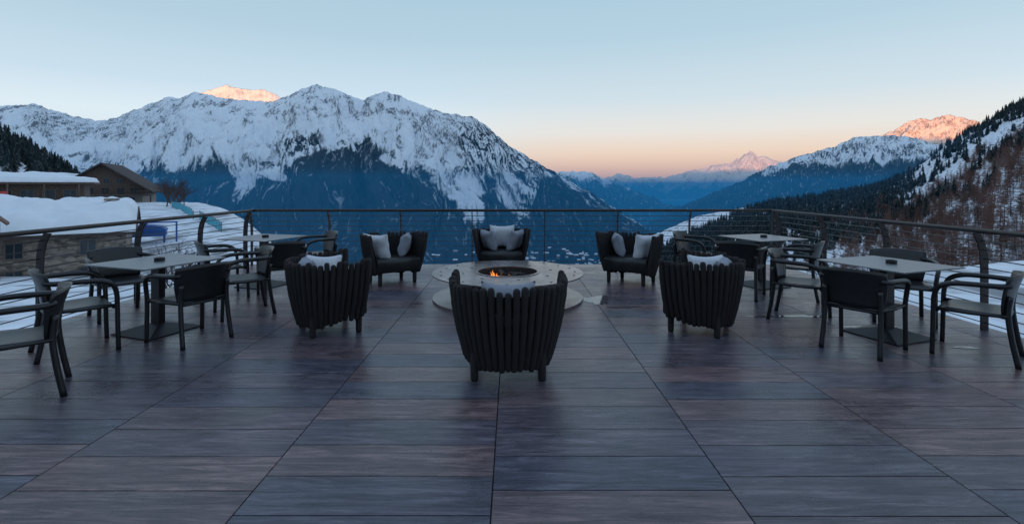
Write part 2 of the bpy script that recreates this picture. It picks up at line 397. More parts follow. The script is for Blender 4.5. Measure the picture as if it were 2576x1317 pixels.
M_stone=stone_mat()
M_dwood=simple("dark_timber",(0.055,0.04,0.035),0.8,var=0.4,scale=3)
M_wood=simple("weathered_timber",(0.11,0.075,0.06),0.8,var=0.4,scale=3)
M_plaster=simple("plaster",(0.30,0.28,0.26),0.9,var=0.15,scale=1)
M_roof=simple("dark_roof",(0.055,0.04,0.04),0.85,var=0.35,scale=1.5)
M_glass=simple("window_glass",(0.03,0.045,0.06),0.15,var=0.1)
M_frame=simple("window_frame",(0.16,0.13,0.11),0.7)
M_snowp=simple("snow",(0.80,0.84,0.88),0.85,var=0.04,scale=1,bump=0.3,bscale=2)
M_lit=simple("lit_window",(0.5,0.35,0.2),0.5,emis=((1,0.6,0.25,1),1.2))
M_red=simple("red_sign",(0.5,0.06,0.05),0.6)
M_white=simple("white_sign",(0.7,0.7,0.7),0.6)
M_blue=simple("blue_paint",(0.02,0.10,0.34),0.5)
M_cyan=simple("cyan_net",(0.05,0.42,0.55),0.6)

def snow_slab(name,x0,x1,y0,y1,zf,th,parent,nx=90,ny=34,seed=0,wav=0.5):
    X,Y=np.meshgrid(np.linspace(x0,x1,nx),np.linspace(y0,y1,ny))
    ex=np.minimum(X-x0,x1-X); ey=np.minimum(Y-y0,y1-Y); e=np.minimum(ex,ey)
    r=np.sqrt(np.clip(1-(1-np.clip(e/(th*1.1),0,1))**2,0,1))
    base=zf(X,Y)
    Z=base+0.02+th*r*(1+wav*fbm(X/4,Y/4,3,seed))
    V=np.concatenate([np.stack([X,Y,Z],-1).reshape(-1,3),np.stack([X,Y,base-0.02],-1).reshape(-1,3)])
    f=gridfaces(ny,nx); n=nx*ny
    Q=[f,f[:,::-1]+n]
    ring=[i for i in range(nx)]+[j*nx+nx-1 for j in range(1,ny)]+[(ny-1)*nx+i for i in range(nx-2,-1,-1)]+[j*nx for j in range(ny-2,0,-1)]
    ring=np.array(ring); nr=np.roll(ring,-1); Q.append(np.stack([ring,nr,nr+n,ring+n],-1)[:, ::-1])
    o=mesh_np(name,V,np.concatenate(Q),M_snowp); o.parent=parent; return o

def window(mb,x,y,z,w,h,lit=False,fr=0.09,g=1,f=2):
    mb.box(x-w/2,x+w/2,y-0.04,y+0.02,z,z+h,3 if lit else g)
    for (a,b,c,d) in [(x-w/2-fr,x-w/2,z-fr,z+h+fr),(x+w/2,x+w/2+fr,z-fr,z+h+fr),(x-w/2,x+w/2,z+h,z+h+fr),(x-w/2,x+w/2,z-fr,z)]:
        mb.box(a,b,y-0.12,y+0.01,c,d,f)
    mb.box(x-0.03,x+0.03,y-0.09,y-0.041,z,z+h,f)

def stone_house():
    e=empty("stone_house",(-34.4,45,-7.9),math.radians(35))
    W=26; Dp=13; H=5.5; RR=1.7
    mb=MB(); mb.box(-W,0,0,Dp,-1.5,H,0)
    mb.add([(-W,-.01,H),(0,-.01,H),(0,Dp,H),(-W,Dp,H),(-W,Dp/2,H+RR),(0,Dp/2,H+RR)],[(0,1,5,4),(3,4,5,2),(0,4,3),(1,2,5)],0)
    mb.obj("walls",[M_stone],e,False)
    mb=MB()
    for sgn in (0,1):
        ya,yb=(-0.9,Dp/2) if sgn==0 else (Dp/2,Dp+0.9)
        za,zb=(H-0.2,H+RR+.1) if sgn==0 else (H+RR+.1,H-0.2)
        mb.add([(-W-.8,ya,za),(.8,ya,za),(.8,yb,zb),(-W-.8,yb,zb),(-W-.8,ya,za-.2),(.8,ya,za-.2),(.8,yb,zb-.2),(-W-.8,yb,zb-.2)],[(0,1,2,3),(7,6,5,4),(0,4,5,1),(1,5,6,2),(2,6,7,3),(3,7,4,0)])
    mb.obj("roof",[M_dwood],e,False)
    snow_slab("roof_snow",-W-.7,.7,-.85,Dp+.85,lambda x,y:H-0.15+(RR+.3)*(1-np.abs(y-Dp/2)/(Dp/2+.9)),1.15,e,seed=3,wav=1.0)
    mb=MB()
    for x in (-2.6,-7.2):
        window(mb,x,-.02,3.5,1.0,1.25); window(mb,x,-.02,1.2,1.0,1.25)
    for i,x in enumerate((-10.4,-12.6,-15.5,-18.5,-21.5)):
        window(mb,x,-.02,3.0,1.3,1.7); window(mb,x,-.02,0.9,1.3,1.5,lit=(i==1))
    mb.obj("windows",[M_stone,M_glass,M_frame,M_lit],e,False)
    mb=MB()
    for z in (0.5,2.8):
        mb.box(-23,-9.2,-1.4,-.03,z-.15,z)
        mb.box(-23,-9.2,-1.42,-1.34,z+0.92,z+1.02)
        x=-23
        while x<=-9.2: mb.box(x,x+.12,-1.40,-1.36,z+.001,z+.919); x+=0.24
    for x in (-9.4,-14,-18.5,-22.8): mb.box(x-.1,x+.1,-1.62,-1.43,-1,H-.3)
    mb.obj("balcony",[M_wood],e,False)
    mb=MB(); mb.box(-1.6,-.8,3.0,3.8,H,H+2.5); mb.box(-1.75,-.65,2.85,3.95,H+2.5,H+2.7); mb.obj("chimney",[M_stone],e,False)
stone_house()

def long_house():
    e=empty("snow_roofed_lodge",(-72.0,85,-2.3),math.radians(36))
    W=30;Dp=11;H=4.0
    mb=MB(); mb.box(-W,0,0,Dp,-3,H); mb.obj("walls",[M_wood],e,False)
    mb=MB(); mb.box(-W-1.2,1.4,-1.5,Dp+1.5,H+.002,H+.3); mb.obj("roof",[M_wood],e,False)
    snow_slab("roof_snow",-W-1.1,1.3,-1.4,Dp+1.4,lambda x,y:H+.31+1.1*(1-np.abs(y-Dp/2)/(Dp/2+1.4))*sstep(0,6,1.3-x),0.7,e,seed=9)
    mb=MB()
    x=-1.8
    while x>-W: window(mb,x,-.02,1.7,1.5,1.3); x-=2.6
    mb.obj("windows",[M_stone,M_glass,M_frame,M_lit],e,False)
    mb=MB(); mb.box(-W,.8,-2.2,-.03,0.3,0.5)
    for k in range(52): mb.box(-W+k*.58,-W+k*.58+.1,-2.2,-2.15,.501,1.35)
    mb.box(-W,.8,-2.25,-2.12,1.351,1.46)
    for k in range(8): mb.box(-W+k*4.2,-W+k*4.2+.2,-2.5,-2.26,-2,H)
    mb.obj("balcony",[M_wood],e,False)
    mb=MB(); mb.box(-12.6,-8.8,-2.62,-2.52,1.6,2.9); mb.obj("sign_board",[M_red],e,False)
    cu=bpy.data.curves.new("sign_text",'FONT'); cu.body="Ibid flu"; cu.size=1.15; cu.align_x='CENTER'; cu.extrude=0.01
    cu.materials.append(M_white); o=bpy.data.objects.new("sign_text",cu); scene.collection.objects.link(o); o.parent=e
    o.location=(-10.7,-2.64,1.88); o.rotation_euler=(math.pi/2,0,0)
long_house()

def chalet():
    e=empty("chalet",(-91.5,113,-3.6),math.radians(26))
    hw=7.2; Dp=16; H=4.8; P=4.9
    mb=MB(); mb.box(-hw,hw,0,Dp,-3,3.0,0); mb.box(-hw,hw,0.01,Dp-.01,3.001,H,1)
    mb.add([(-hw,.01,H),(hw,.01,H),(0,.01,H+P),(-hw,Dp,H),(hw,Dp,H),(0,Dp,H+P)],[(0,1,2),(4,3,5)],1)
    mb.obj("walls",[M_plaster,M_wood],e,False)
    mb=MB(); t=.35; ov=2.2
    for s in (-1,1):
        x1=s*(hw+ov); z1=H-P*ov/hw
        mb.add([(0,-2,H+P+.05),(x1,-2,z1+.05),(x1,Dp+1,z1+.05),(0,Dp+1,H+P+.05),(0,-2,H+P+.05+t),(x1,-2,z1+.05+t),(x1,Dp+1,z1+.05+t),(0,Dp+1,H+P+.05+t)],
          [(0,1,2,3),(7,6,5,4),(0,4,5,1),(1,5,6,2),(2,6,7,3)],0)
    mb.obj("roof",[M_roof],e,False)
    mb=MB()
    for x in (-5.2,-2.4,.4,3.2,5.6): window(mb,x,-.02,3.3,1.4,1.2)
    for x in (-2,.6,3.0): window(mb,x,-.02,5.5,1.1,1.1)
    for x in (-5.2,-1.5,2,5): window(mb,x,-.03,.7,1.5,1.5)
    mb.obj("windows",[M_stone,M_glass,M_frame,M_lit],e,False)
    mb=MB()
    mb.box(-hw,hw+2,-2.3,-.04,2.7,2.9)
    mb.box(-hw,hw+2,-2.35,-2.25,3.75,3.9)
    for k in range(30): mb.box(-hw+k*.57,-hw+k*.57+.12,-2.32,-2.28,2.901,3.749)
    for x in (-hw,-2.5,2.5,hw+1.8): mb.box(x,x+.25,-2.3,-2.05,-3,2.69)
    mb.obj("balcony",[M_dwood],e,False)
    mb=MB(); mb.box(-hw-6.5,-hw-.02,1,12,-3,6.6,0); mb.obj("wing",[M_plaster],e,False)
    mb=MB(); mb.box(-hw-7.5,-hw+.4,-.3,13,6.61,7.0); mb.obj("wing_roof",[M_roof],e,False)
    snow_slab("wing_snow",-hw-7.4,-hw+.2,-.2,12.9,lambda x,y:7.01+0*x,0.8,e,seed=5)
    mb=MB(); mb.box(-hw-5.8,-hw-.6,.90,.97,2.4,6.0,0)
    for (x,z,r,mi) in [(-5.0,4.6,.6,1),(-3.6,4.1,.75,1),(-2.0,4.8,.55,1),(-4.6,3.2,.5,1),(-2.1,3.1,.5,1)]:
        ang=[2*math.pi*k/12 for k in range(12)]
        mb.add([(-hw+x+r*math.cos(a),.89,z+r*1.2*math.sin(a)) for a in ang],[tuple(range(12))],mi)
    mb.obj("banner",[M_white,M_red],e,False)
chalet()

e=empty("ski_lift_station",(-42.0,58,-5.2),math.radians(30))
mb=MB(); vs=[]
for i in range(13):
    a=math.pi*i/12; x=2.0*math.cos(a); z=1.5+.7*math.sin(a)
    for y in (-1.3,1.3): vs.append((x,y,z))
fs=[(2*i,2*i+1,2*i+3,2*i+2) for i in range(12)]+[tuple(2*i for i in range(13)),tuple(2*i+1 for i in range(12,-1,-1))]
mb.add(vs,fs,0); mb.box(-1.9,1.9,-1.2,1.2,.9,1.5,0)
mb.obj("canopy",[M_blue],e,False)
mb=MB()
for x in (-1.8,1.6): mb.box(x,x+.2,-.1,.1,-1.5,.9)
mb.box(-3.0,3.0,-.08,.08,2.35,2.5); mb.box(2.8,2.98,-.08,.08,-1.5,2.349); mb.box(-.1,.1,-.1,.1,2.21,2.349)
mb.obj("frame",[M_blue],e,False)
for (x0,y0,x1,y1) in [(-64,95,-48,76),(-47,76,-38,66)]:
    e=empty("safety_net"); mb=MB(); n=16
    for i in range(n+1):
        t=i/n; x=x0+(x1-x0)*t; y=y0+(y1-y0)*t; z=float(ground_z(np.array([x]),np.array([y]))[0])
        mb.box(x-.04,x+.04,y-.04,y+.04,z-.2,z+1.3,1)
        if i<n:
            t2=(i+1)/n; x2=x0+(x1-x0)*t2; y2=y0+(y1-y0)*t2; z2=float(ground_z(np.array([x2]),np.array([y2]))[0])
            mb.add([(x,y-.05,z+.1),(x2,y2-.05,z2+.1),(x2,y2-.05,z2+1.2),(x,y-.05,z+1.2)],[(0,1,2,3)],0)
    mb.obj("net",[M_cyan,M_wood],e,False)

e=empty("wooden_kiosk",(-38.3,36.5,-3.9),math.radians(40)); e.scale=(.8,.8,.8)
mb=MB()
for x in (-.9,.9):
    for y in (0,1.4): mb.box(x-.1,x+.1,y-.1,y+.1,-3,3.6)
mb.box(-.8,.8,.0,1.4,-2.5,.6)
mb.add([(-1.6,-.4,3.3),(0,-.4,4.9),(1.6,-.4,3.3),(-1.6,1.8,3.3),(0,1.8,4.9),(1.6,1.8,3.3),(-1.6,-.4,3.1),(0,-.4,4.7),(1.6,-.4,3.1),(-1.6,1.8,3.1),(0,1.8,4.7),(1.6,1.8,3.1)],
 [(0,1,4,3),(1,2,5,4),(6,9,10,7),(7,10,11,8),(0,6,7,1),(1,7,8,2),(3,4,10,9),(4,5,11,10),(0,3,9,6),(2,8,11,5)])
mb.obj("frame",[simple("orange_timber",(0.15,0.08,0.05),0.8,var=0.3,scale=4)],e,False)

M_bark=simple("bark",(0.075,0.05,0.045),0.9,var=0.3,scale=5)
def bare_tree(loc,h,seed,spread=0.55,depth=5):
    rs=random.Random(seed); mb=MB()
    def br(p,d,L,r,k):
        pts=[p]; q=p.copy(); dd=d.copy()
        for i in range(4):
            dd=(dd+Vector((rs.uniform(-.22,.22),rs.uniform(-.22,.22),rs.uniform(-.1,.18)))).normalized(); q=q+dd*L/4; pts.append(q.copy())
        mb.tube(pts,[r*(1-0.4*i/4) for i in range(5)],5 if k>2 else 3,caps=False)
        if k<=0: return
        for i in range(3 if k<depth else 4):
            nd=(dd+Vector((rs.uniform(-1,1),rs.uniform(-1,1),rs.uniform(-.3,.5)))*spread*1.5).normalized()
            br(pts[rs.choice([2,3,4])],nd,L*rs.uniform(.6,.82),r*.55,k-1)
    br(Vector((0,0,0)),Vector((0,0,1)),h*.28,h*.02,depth)
    o=mb.obj("bare_tree",[M_bark],None); o.location=loc
for (x,y,h,s) in [(-15.2,23,4.0,1),(-13.8,21,3.2,6),(-66,100,7,2),(-69,103,8,3),(-73,108,7.5,4),(-76,112,8,9),(-63,97,6,10),(-78,118,8,12),(-71,106,7,15),(-62,94,6,18),(-67,98,7,19),(-20,31,3.5,5),(-11.5,18,3.0,21)]:
    z=float(ground_z(np.array([x]),np.array([y]))[0]); bare_tree((x,y,z-.1),h,s)

# ------------------------------------------------------------------ terrace
def floor_mat():
    m,nt,b=newmat("wood_effect_tiles")
    L=nt.links.new
    a=nt.nodes.new("ShaderNodeAttribute"); a.attribute_name="rnd"
    tc=nt.nodes.new("ShaderNodeTexCoord")
    off=nt.nodes.new("ShaderNodeVectorMath"); off.operation='MULTIPLY_ADD'; off.inputs[1].default_value=(37,53,11)
    L(a.outputs["Color"],off.inputs[0]); L(tc.outputs["Object"],off.inputs[2])
    def noise(sx,sy,scale,det,rough,dist):
        mp=nt.nodes.new("ShaderNodeMapping"); mp.inputs["Scale"].default_value=(sx,sy,1); L(off.outputs[0],mp.inputs["Vector"])
        n=nt.nodes.new("ShaderNodeTexNoise"); n.inputs["Scale"].default_value=scale; n.inputs["Detail"].default_value=det; n.inputs["Roughness"].default_value=rough; n.inputs["Distortion"].default_value=dist
        L(mp.outputs["Vector"],n.inputs["Vector"]); return n
    n=noise(1.2,12,1.6,12,0.8,0.8)
    nf=noise(3,90,1.5,5,0.7,0.3)
    ad=nt.nodes.new("ShaderNodeMath"); ad.operation='MULTIPLY_ADD'; ad.inputs[1].default_value=0.35
    L(nf.outputs["Fac"],ad.inputs[0]); L(n.outputs["Fac"],ad.inputs[2])
    r=nt.nodes.new("ShaderNodeValToRGB"); e=r.color_ramp.elements
    e[0].position=0.50; e[0].color=(0.032,0.026,0.029,1); e[1].position=0.88; e[1].color=(0.31,0.245,0.235,1)
    x=e.new(0.68); x.color=(0.118,0.096,0.103,1)
    L(ad.outputs[0],r.inputs["Fac"])
    sep=nt.nodes.new("ShaderNodeSeparateColor"); L(a.outputs["Color"],sep.inputs["Color"])
    r2=nt.nodes.new("ShaderNodeValToRGB"); e=r2.color_ramp.elements
    e[0].color=(0.60,0.74,0.94,1); e[1].color=(1.25,1.02,0.98,1)
    L(sep.outputs["Red"],r2.inputs["Fac"])
    mx=nt.nodes.new("ShaderNodeMix"); mx.data_type='RGBA'; mx.blend_type='MULTIPLY'; mx.inputs["Factor"].default_value=1
    L(r.outputs["Color"],mx.inputs["A"]); L(r2.outputs["Color"],mx.inputs["B"])
    n3=nt.nodes.new("ShaderNodeTexNoise"); n3.inputs["Scale"].default_value=1.1; n3.inputs["Detail"].default_value=11; n3.inputs["Roughness"].default_value=0.82
    L(tc.outputs["Object"],n3.inputs["Vector"])
    mr=nt.nodes.new("ShaderNodeMapRange"); mr.inputs["From Min"].default_value=0.35; mr.inputs["From Max"].default_value=0.65; mr.inputs["To Min"].default_value=0.62; mr.inputs["To Max"].default_value=1.2
    L(n3.outputs["Fac"],mr.inputs["Value"])
    sc=nt.nodes.new("ShaderNodeVectorMath"); sc.operation='SCALE'; L(mx.outputs["Result"],sc.inputs[0]); L(mr.outputs["Result"],sc.inputs["Scale"])
    L(sc.outputs[0],b.inputs["Base Color"])
    mr2=nt.nodes.new("ShaderNodeMapRange"); mr2.inputs["To Min"].default_value=0.20; mr2.inputs["To Max"].default_value=0.46
    mr2.inputs["From Min"].default_value=0.35; mr2.inputs["From Max"].default_value=0.65
    L(n3.outputs["Fac"],mr2.inputs["Value"]); L(mr2.outputs["Result"],b.inputs["Roughness"])
    bp=nt.nodes.new("ShaderNodeBump"); bp.inputs["Strength"].default_value=0.35; bp.inputs["Distance"].default_value=0.004
    L(ad.outputs[0],bp.inputs["Height"]); L(bp.outputs["Normal"],b.inputs["Normal"])
    b.inputs["Specular IOR Level"].default_value=0.45
    return m
M_floor=floor_mat()
M_grout=simple("grout",(0.012,0.012,0.013),0.95)
TX=5.22; TY0=-5.0; TY1=9.95
mb=MB(); mb.box(-TX,TX,TY0,TY1,-0.30,-0.008); mb.obj("terrace_slab",[M_grout])
mb=MB(); mb.box(-TX+.3,TX-.3,TY0,TY1-.3,-9,-0.301); mb.obj("terrace_wall",[M_stone],None,False)
V=[];Q=[];R=[]
CW=1.222; RW=0.325; g=0.0026
x=-0.10-CW*6; ci=0
while x<TX:
    y=TY0-RW*((0.5 if ci%2 else 0.0)+0.08*math.sin(ci*3))+0.09
    while y<TY1:
        x0=max(x+g,-TX);x1=min(x+CW-g,TX);y0=max(y+g,TY0);y1=min(y+RW-g,TY1)
        if x1-x0>0.02 and y1-y0>0.02:
            r=[random.random(),random.random(),random.random()]
            o=len(V); b=0.0015
            V+=[(x0,y0,-.008),(x1,y0,-.008),(x1,y1,-.008),(x0,y1,-.008),(x0+b,y0+b,0),(x1-b,y0+b,0),(x1-b,y1-b,0),(x0+b,y1-b,0)]
            R+=[r]*8
            Q+=[(o+4,o+5,o+6,o+7),(o,o+1,o+5,o+4),(o+1,o+2,o+6,o+5),(o+2,o+3,o+7,o+6),(o+3,o,o+4,o+7)]
        y+=RW
    x+=CW; ci+=1
fl=mesh_np("terrace_floor",V,Q,M_floor,None,smooth=False)
a=fl.data.color_attributes.new("rnd",'FLOAT_COLOR','POINT'); c=np.ones((len(V),4),np.float32); c[:,:3]=np.array(R); a.data.foreach_set("color",c.ravel())

# railing
M_rail=simple("railing_bronze",(0.040,0.032,0.032),0.5,metal=0.4,var=0.3,scale=8)
M_wire=simple("railing_wire",(0.035,0.033,0.036),0.4,metal=0.5)
RX=5.08; RY=9.80; RH=1.10
er=empty("railing")
mb=MB()
def rpost(x,y,dx,dy,thin):
    n=Vector((dx,dy,0)); t=Vector((-dy,dx,0))
    w=0.007 if thin else 0.008
    prof=[(0.0,0.0),(0.0,0.35),(0.0,0.65),(-0.01,0.82),(-0.035,0.94),(-0.085,1.04)]
    dp=0.040
    pts=[Vector((x,y,z))+n*(-o) for (o,z) in prof]
    vs=[];fs=[]
    for c in pts:
        vs+=[c-n*dp-t*w,c+n*dp-t*w,c+n*dp+t*w,c-n*dp+t*w]
    for i in range(len(pts)-1):
        for k in range(4):
            fs.append((i*4+k,i*4+(k+1)%4,i*4+4+(k+1)%4,i*4+4+k))
    mb.add(vs,fs,0)
for X in (-5.05,-3.54,-2.15,-.77,.63,2.04,3.44,5.05): rpost(X,RY,0,-1,True)
side=[9.62,8.22,6.84,5.43,4.03,2.63,1.23,-.17,-1.57,-2.97,-4.37]
for Y in side:
    rpost(-RX,Y,1,0,False); rpost(RX,Y,-1,0,False)
mb.obj("posts",[M_rail],er,False)
mb=MB()
o=0.09
mb.tube([(-RX+o,-4.9,RH-.03),(-RX+o,RY-o,RH-.03)],0.027,10); mb.tube([(RX-o,-4.9,RH-.03),(RX-o,RY-o,RH-.03)],0.027,10)
mb.tube([(-RX+o-.02,RY-o,RH-.03),(RX-o+.02,RY-o,RH-.03)],0.027,10)
mb.obj("handrail",[M_rail],er)
mb=MB()
zz=[0.08+0.098*i for i in range(10)]
for z in zz:
    oo=0 if z<0.8 else (0.02 if z<.9 else .04)
    mb.tube([(-RX+oo,-4.9,z),(-RX+oo,RY-oo,z)],0.006,5); mb.tube([(RX-oo,-4.9,z),(RX-oo,RY-oo,z)],0.006,5)
    mb.tube([(-RX+oo,RY-oo,z),(RX-oo,RY-oo,z)],0.006,5)
mb.obj("cables",[M_wire],er)

# ------------------------------------------------------------------ fire pit
M_steel=simple("weathered_steel",(0.20,0.165,0.165),0.24,metal=0.45,var=0.55,scale=4,bump=0.15,bscale=30)
M_dark=simple("dark_steel",(0.03,0.03,0.032),0.5,metal=0.4)
M_char=simple("charred_wood",(0.02,0.017,0.015),0.9,bump=0.6)
M_ash=simple("ash",(0.06,0.052,0.05),0.95,var=0.5,scale=30)
ef=empty("fire_pit",(-0.06,7.0,0))
def ring(mb,r0,r1,z0,z1,n=72,mi=0):
    vs=[]
    for k in range(n):
        a=2*math.pi*k/n; c,s=math.cos(a),math.sin(a)
        vs+=[(r0*c,r0*s,z0),(r1*c,r1*s,z0),(r1*c,r1*s,z1),(r0*c,r0*s,z1)]
    fs=[]
    for k in range(n):
        i=4*k;j=4*((k+1)%n)
        for q in range(4): fs.append((i+q,i+(q+1)%4,j+(q+1)%4,j+q)[::-1])
    mb.add(vs,fs,mi)
mb=MB(); ring(mb,.43,1.04,.345,.36); ring(mb,.41,.445,.3601,.368); mb.obj("top_ring",[M_steel],ef,False)
mb=MB()
for k in range(20):
    a=2*math.pi*k/20
    mb.tube([(.93*math.cos(a),.93*math.sin(a),.3605),(.93*math.cos(a),.93*math.sin(a),.3635)],.016,10)
for k in range(8):
    a=2*math.pi*(k+.3)/8; mb.tube([(.62*math.cos(a),.62*math.sin(a),.3605),(.62*math.cos(a),.62*math.sin(a),.3635)],.02,10)
mb.obj("bolts",[M_dark],ef,False)
mb=MB(); ring(mb,.405,.43,.05,.345); ring(mb,.60,.66,.03,.344); mb.obj("bowl",[M_dark],ef,False)
mb=MB(); ring(mb,.001,1.03,.004,.028); mb.obj("base_plate",[M_steel],ef,False)
mb=MB(); ring(mb,.001,.404,.2,.22); mb.obj("ashes",[M_ash],ef,False)
mb=MB()
for k in range(9):
    a=random.uniform(0,math.pi); c=Vector((random.uniform(-.15,.15),random.uniform(-.15,.15),.25+.035*(k%3))); d=Vector((math.cos(a),math.sin(a),random.uniform(-.1,.2)))*.17
    mb.tube([c-d,c-d*.3,c+d*.4,c+d],[.028,.034,.03,.02],8)
mb.obj("logs",[M_char],ef)
m,nt,b=newmat("flame"); nt.nodes.remove(b)
em=nt.nodes.new("ShaderNodeEmission"); em.inputs["Color"].default_value=(1,0.30,0.05,1); em.inputs["Strength"].default_value=1.4
nt.links.new(em.outputs[0],nt.nodes["Material Output"].inputs["Surface"]); M_fl=m
mb=MB()
for (x,y,h,r) in [(-.20,-.05,.14,.022),(-.15,.0,.09,.016),(-.23,.04,.10,.015),(.02,.05,.06,.014),(.13,.0,.05,.012)]:
    pts=[(x+.012*math.sin(i*1.7+x*20),y,.25+h*i/6) for i in range(7)]
    mb.tube(pts,[r*.5,r,r*.95,r*.7,r*.45,r*.2,.001],7)
mb.obj("flames",[M_fl],ef)
mb=MB()
for k in range(26):
    a=random.uniform(0,6.28); q=random.uniform(0,.2); x,y=q*math.cos(a),q*math.sin(a); s=random.uniform(.008,.018)
    mb.box(x-s,x+s,y-s,y+s,.235,.235+s)
mb.obj("embers",[simple("ember",(0.3,0.05,0.02),0.8,emis=((1,0.16,0.03,1),1.2))],ef)
li=bpy.data.lights.new("fire_light",'POINT'); li.energy=0.6; li.color=(1,.42,.12); li.shadow_soft_size=.08
lo=bpy.data.objects.new("fire_light",li); scene.collection.objects.link(lo); lo.parent=ef; lo.location=(-.15,0,.33)

m,nt,b=newmat("melt_water"); b.inputs["Base Color"].default_value=(0.10,0.09,0.095,1); b.inputs["Roughness"].default_value=0.08; b.inputs["Specular IOR Level"].default_value=1.0; M_wat=m
def puddle(cx,cy,rx,ry,seed,mat,name="puddle",z=.003):
    n=80; rs=random.Random(seed); ph=[rs.uniform(0,6.28) for _ in range(6)]
    vs=[(cx,cy,z)]
    for k in range(n):
        a=2*math.pi*k/n; q=1+.22*math.sin(2*a+ph[0])+.16*math.sin(3*a+ph[1])+.12*math.sin(5*a+ph[2])+.08*math.sin(9*a+ph[3])+.05*math.sin(15*a+ph[4])
        vs.append((cx+rx*q*math.cos(a),cy+ry*q*math.sin(a),z))
    mb=MB(); mb.add(vs,[(0,k+1,(k+1)%n+1) for k in range(n)]); mb.obj(name,[mat],None,False)
for i,(x,y,rx,ry) in enumerate([(1.16,6.85,.14,.28),(1.42,6.45,.20,.05),(3.3,6.0,.4,.05),(3.9,5.55,.25,.04),(4.35,4.85,.12,.03)]):
    puddle(x,y,rx,ry,i+1,M_wat)

# ------------------------------------------------------------------ stave armchairs
M_stave=simple("dark_felt_stave",(0.016,0.0115,0.0120),0.8,var=0.5,scale=120,bump=0.7,bscale=140)
M_leather=simple("black_leather",(0.012,0.013,0.015),0.38,var=0.3,scale=15,bump=0.15,bscale=20)
M_lining=simple("dark_lining",(0.004,0.004,0.004),0.9,var=0.2)
def fabric(name,col):
    return simple(name,col,0.9,var=0.08,scale=60,bump=0.25,bscale=9)
M_cush=fabric("pale_cushion",(0.58,0.60,0.64)); M_cush2=fabric("grey_cushion",(0.25,0.265,0.31))
def upath(t,sc,ext):
    a=0.43*sc; b=0.40*sc; arm=0.30*ext; Lb=math.pi*0.415; Lt=Lb+2*arm
    s=t*Lt
    if s<arm: return (-a,arm-s)
    if s>Lt-arm: return (a,s-(Lt-arm))
    th=math.pi+(s-arm)/Lb*math.pi
    return (a*math.cos(th),b*math.sin(th))
def staves(seed):
    rs=random.Random(seed); mb=MB(); N=33
    for i in range(N):
        t=(i+.5)/N; e=abs(t-.5)*2
        x0,y0=upath(t,.83,.87); x1,y1=upath(t,1.10,1.0)
        zb=.115+.09*e**2.5+rs.uniform(-.016,.016); zt=.735+.03*e+rs.uniform(-.020,.020)
        p0=Vector((x0,y0,zb)); p1=Vector((x1,y1,zt)); r=rs.uniform(.0265,.0305)
        bow=Vector((x0,y0,0)).normalized()*.018
        pts=[];rad=[]
        K=12
        for k in range(K+1):
            u=k/K; p=p0.lerp(p1,u)+bow*math.sin(math.pi*u)
            pts.append(p+Vector((rs.uniform(-.002,.002),rs.uniform(-.002,.002),0))); rad.append(r*(.94+.08*u)*(1+.05*rs.uniform(-1,1)))
        d=(p1-p0).normalized()
        pts=[p0-d*.024,p0-d*.016]+pts+[p1+d*.012,p1+d*.022,p1+d*.026]; rad=[r*.35,r*.8]+rad+[r*.88,r*.6,r*.2]
        mb.tube(pts,rad,9)
    n=40
    vs=[];fs=[]
    for i in range(n+1):
        t=i/n
        for (sc,z) in ((.77,.20),(1.02,.70)):
            x,y=upath(t,sc,.93); vs.append((x,y,z))
    for i in range(n): fs.append((2*i,2*i+2,2*i+3,2*i+1))
    mb.add(vs,fs,1)
    for (x,y) in ((-.27,-.24),(.27,-.24),(-.29,.22),(.29,.22)):
        mb.tube([(x,y,0),(x,y,.02),(x,y,.3)],[.026,.031,.036],10,mi=0)
    return mb.mesh("staves",[M_stave,M_lining])
def seat_mesh():
    mb=MB(); n=24; outline=[upath(i/n,.84,.95) for i in range(n+1)]
    k=len(outline)
    layers=[(.97,.20),(1,.22),(1,.36),(.985,.395),(.93,.41)]
    vs=[];fs=[]
    for (s,z) in layers: vs+=[(x*s,y*s,z) for x,y in outline]
    for l in range(len(layers)-1):
        for i in range(k): j=(i+1)%k; fs.append((l*k+i,l*k+j,(l+1)*k+j,(l+1)*k+i))
    fs.append(tuple((len(layers)-1)*k+i for i in range(k))); fs.append(tuple(reversed(range(k))))
    mb.add(vs,fs); return mb.mesh("seat",[M_leather])
def pillow(seed,mat,w=.44,h=.42,t=.085):
    n=17; mb=MB(); vs=[];fs=[]
    for s in (1,-1):
        for i in range(n):
            for j in range(n):
                u=-1+2*i/(n-1); v=-1+2*j/(n-1)
                th=((1-u**4)*(1-v**4))**.5*t
                x=u*w/2*(1-.08*(1-v*v)*abs(u)); y=v*h/2*(1-.08*(1-u*u)*abs(v))
                y-=0.02*(1-u*u)*max(0,v)**2
                wr=.007*math.sin(7*u+seed)+.006*math.sin(9*v*u+seed*2)
                vs.append((x,y,s*th+ (wr if th>0.02 else 0)))
    for s in range(2):
        o=s*n*n
        for i in range(n-1):
            for j in range(n-1):
                q=(o+i*n+j,o+(i+1)*n+j,o+(i+1)*n+j+1,o+i*n+j+1); fs.append(q if s==0 else q[::-1])
    mb.add(vs,fs); return mb.mesh("cushion",[mat])
ST=[staves(s) for s in (1,2,3)]; SEAT=seat_mesh(); P1=pillow(1,M_cush,.46,.44); P2=pillow(2,M_cush2,.42,.38); P3=pillow(3,M_cush,.42,.40); P4=pillow(4,M_cush2,.44,.38)
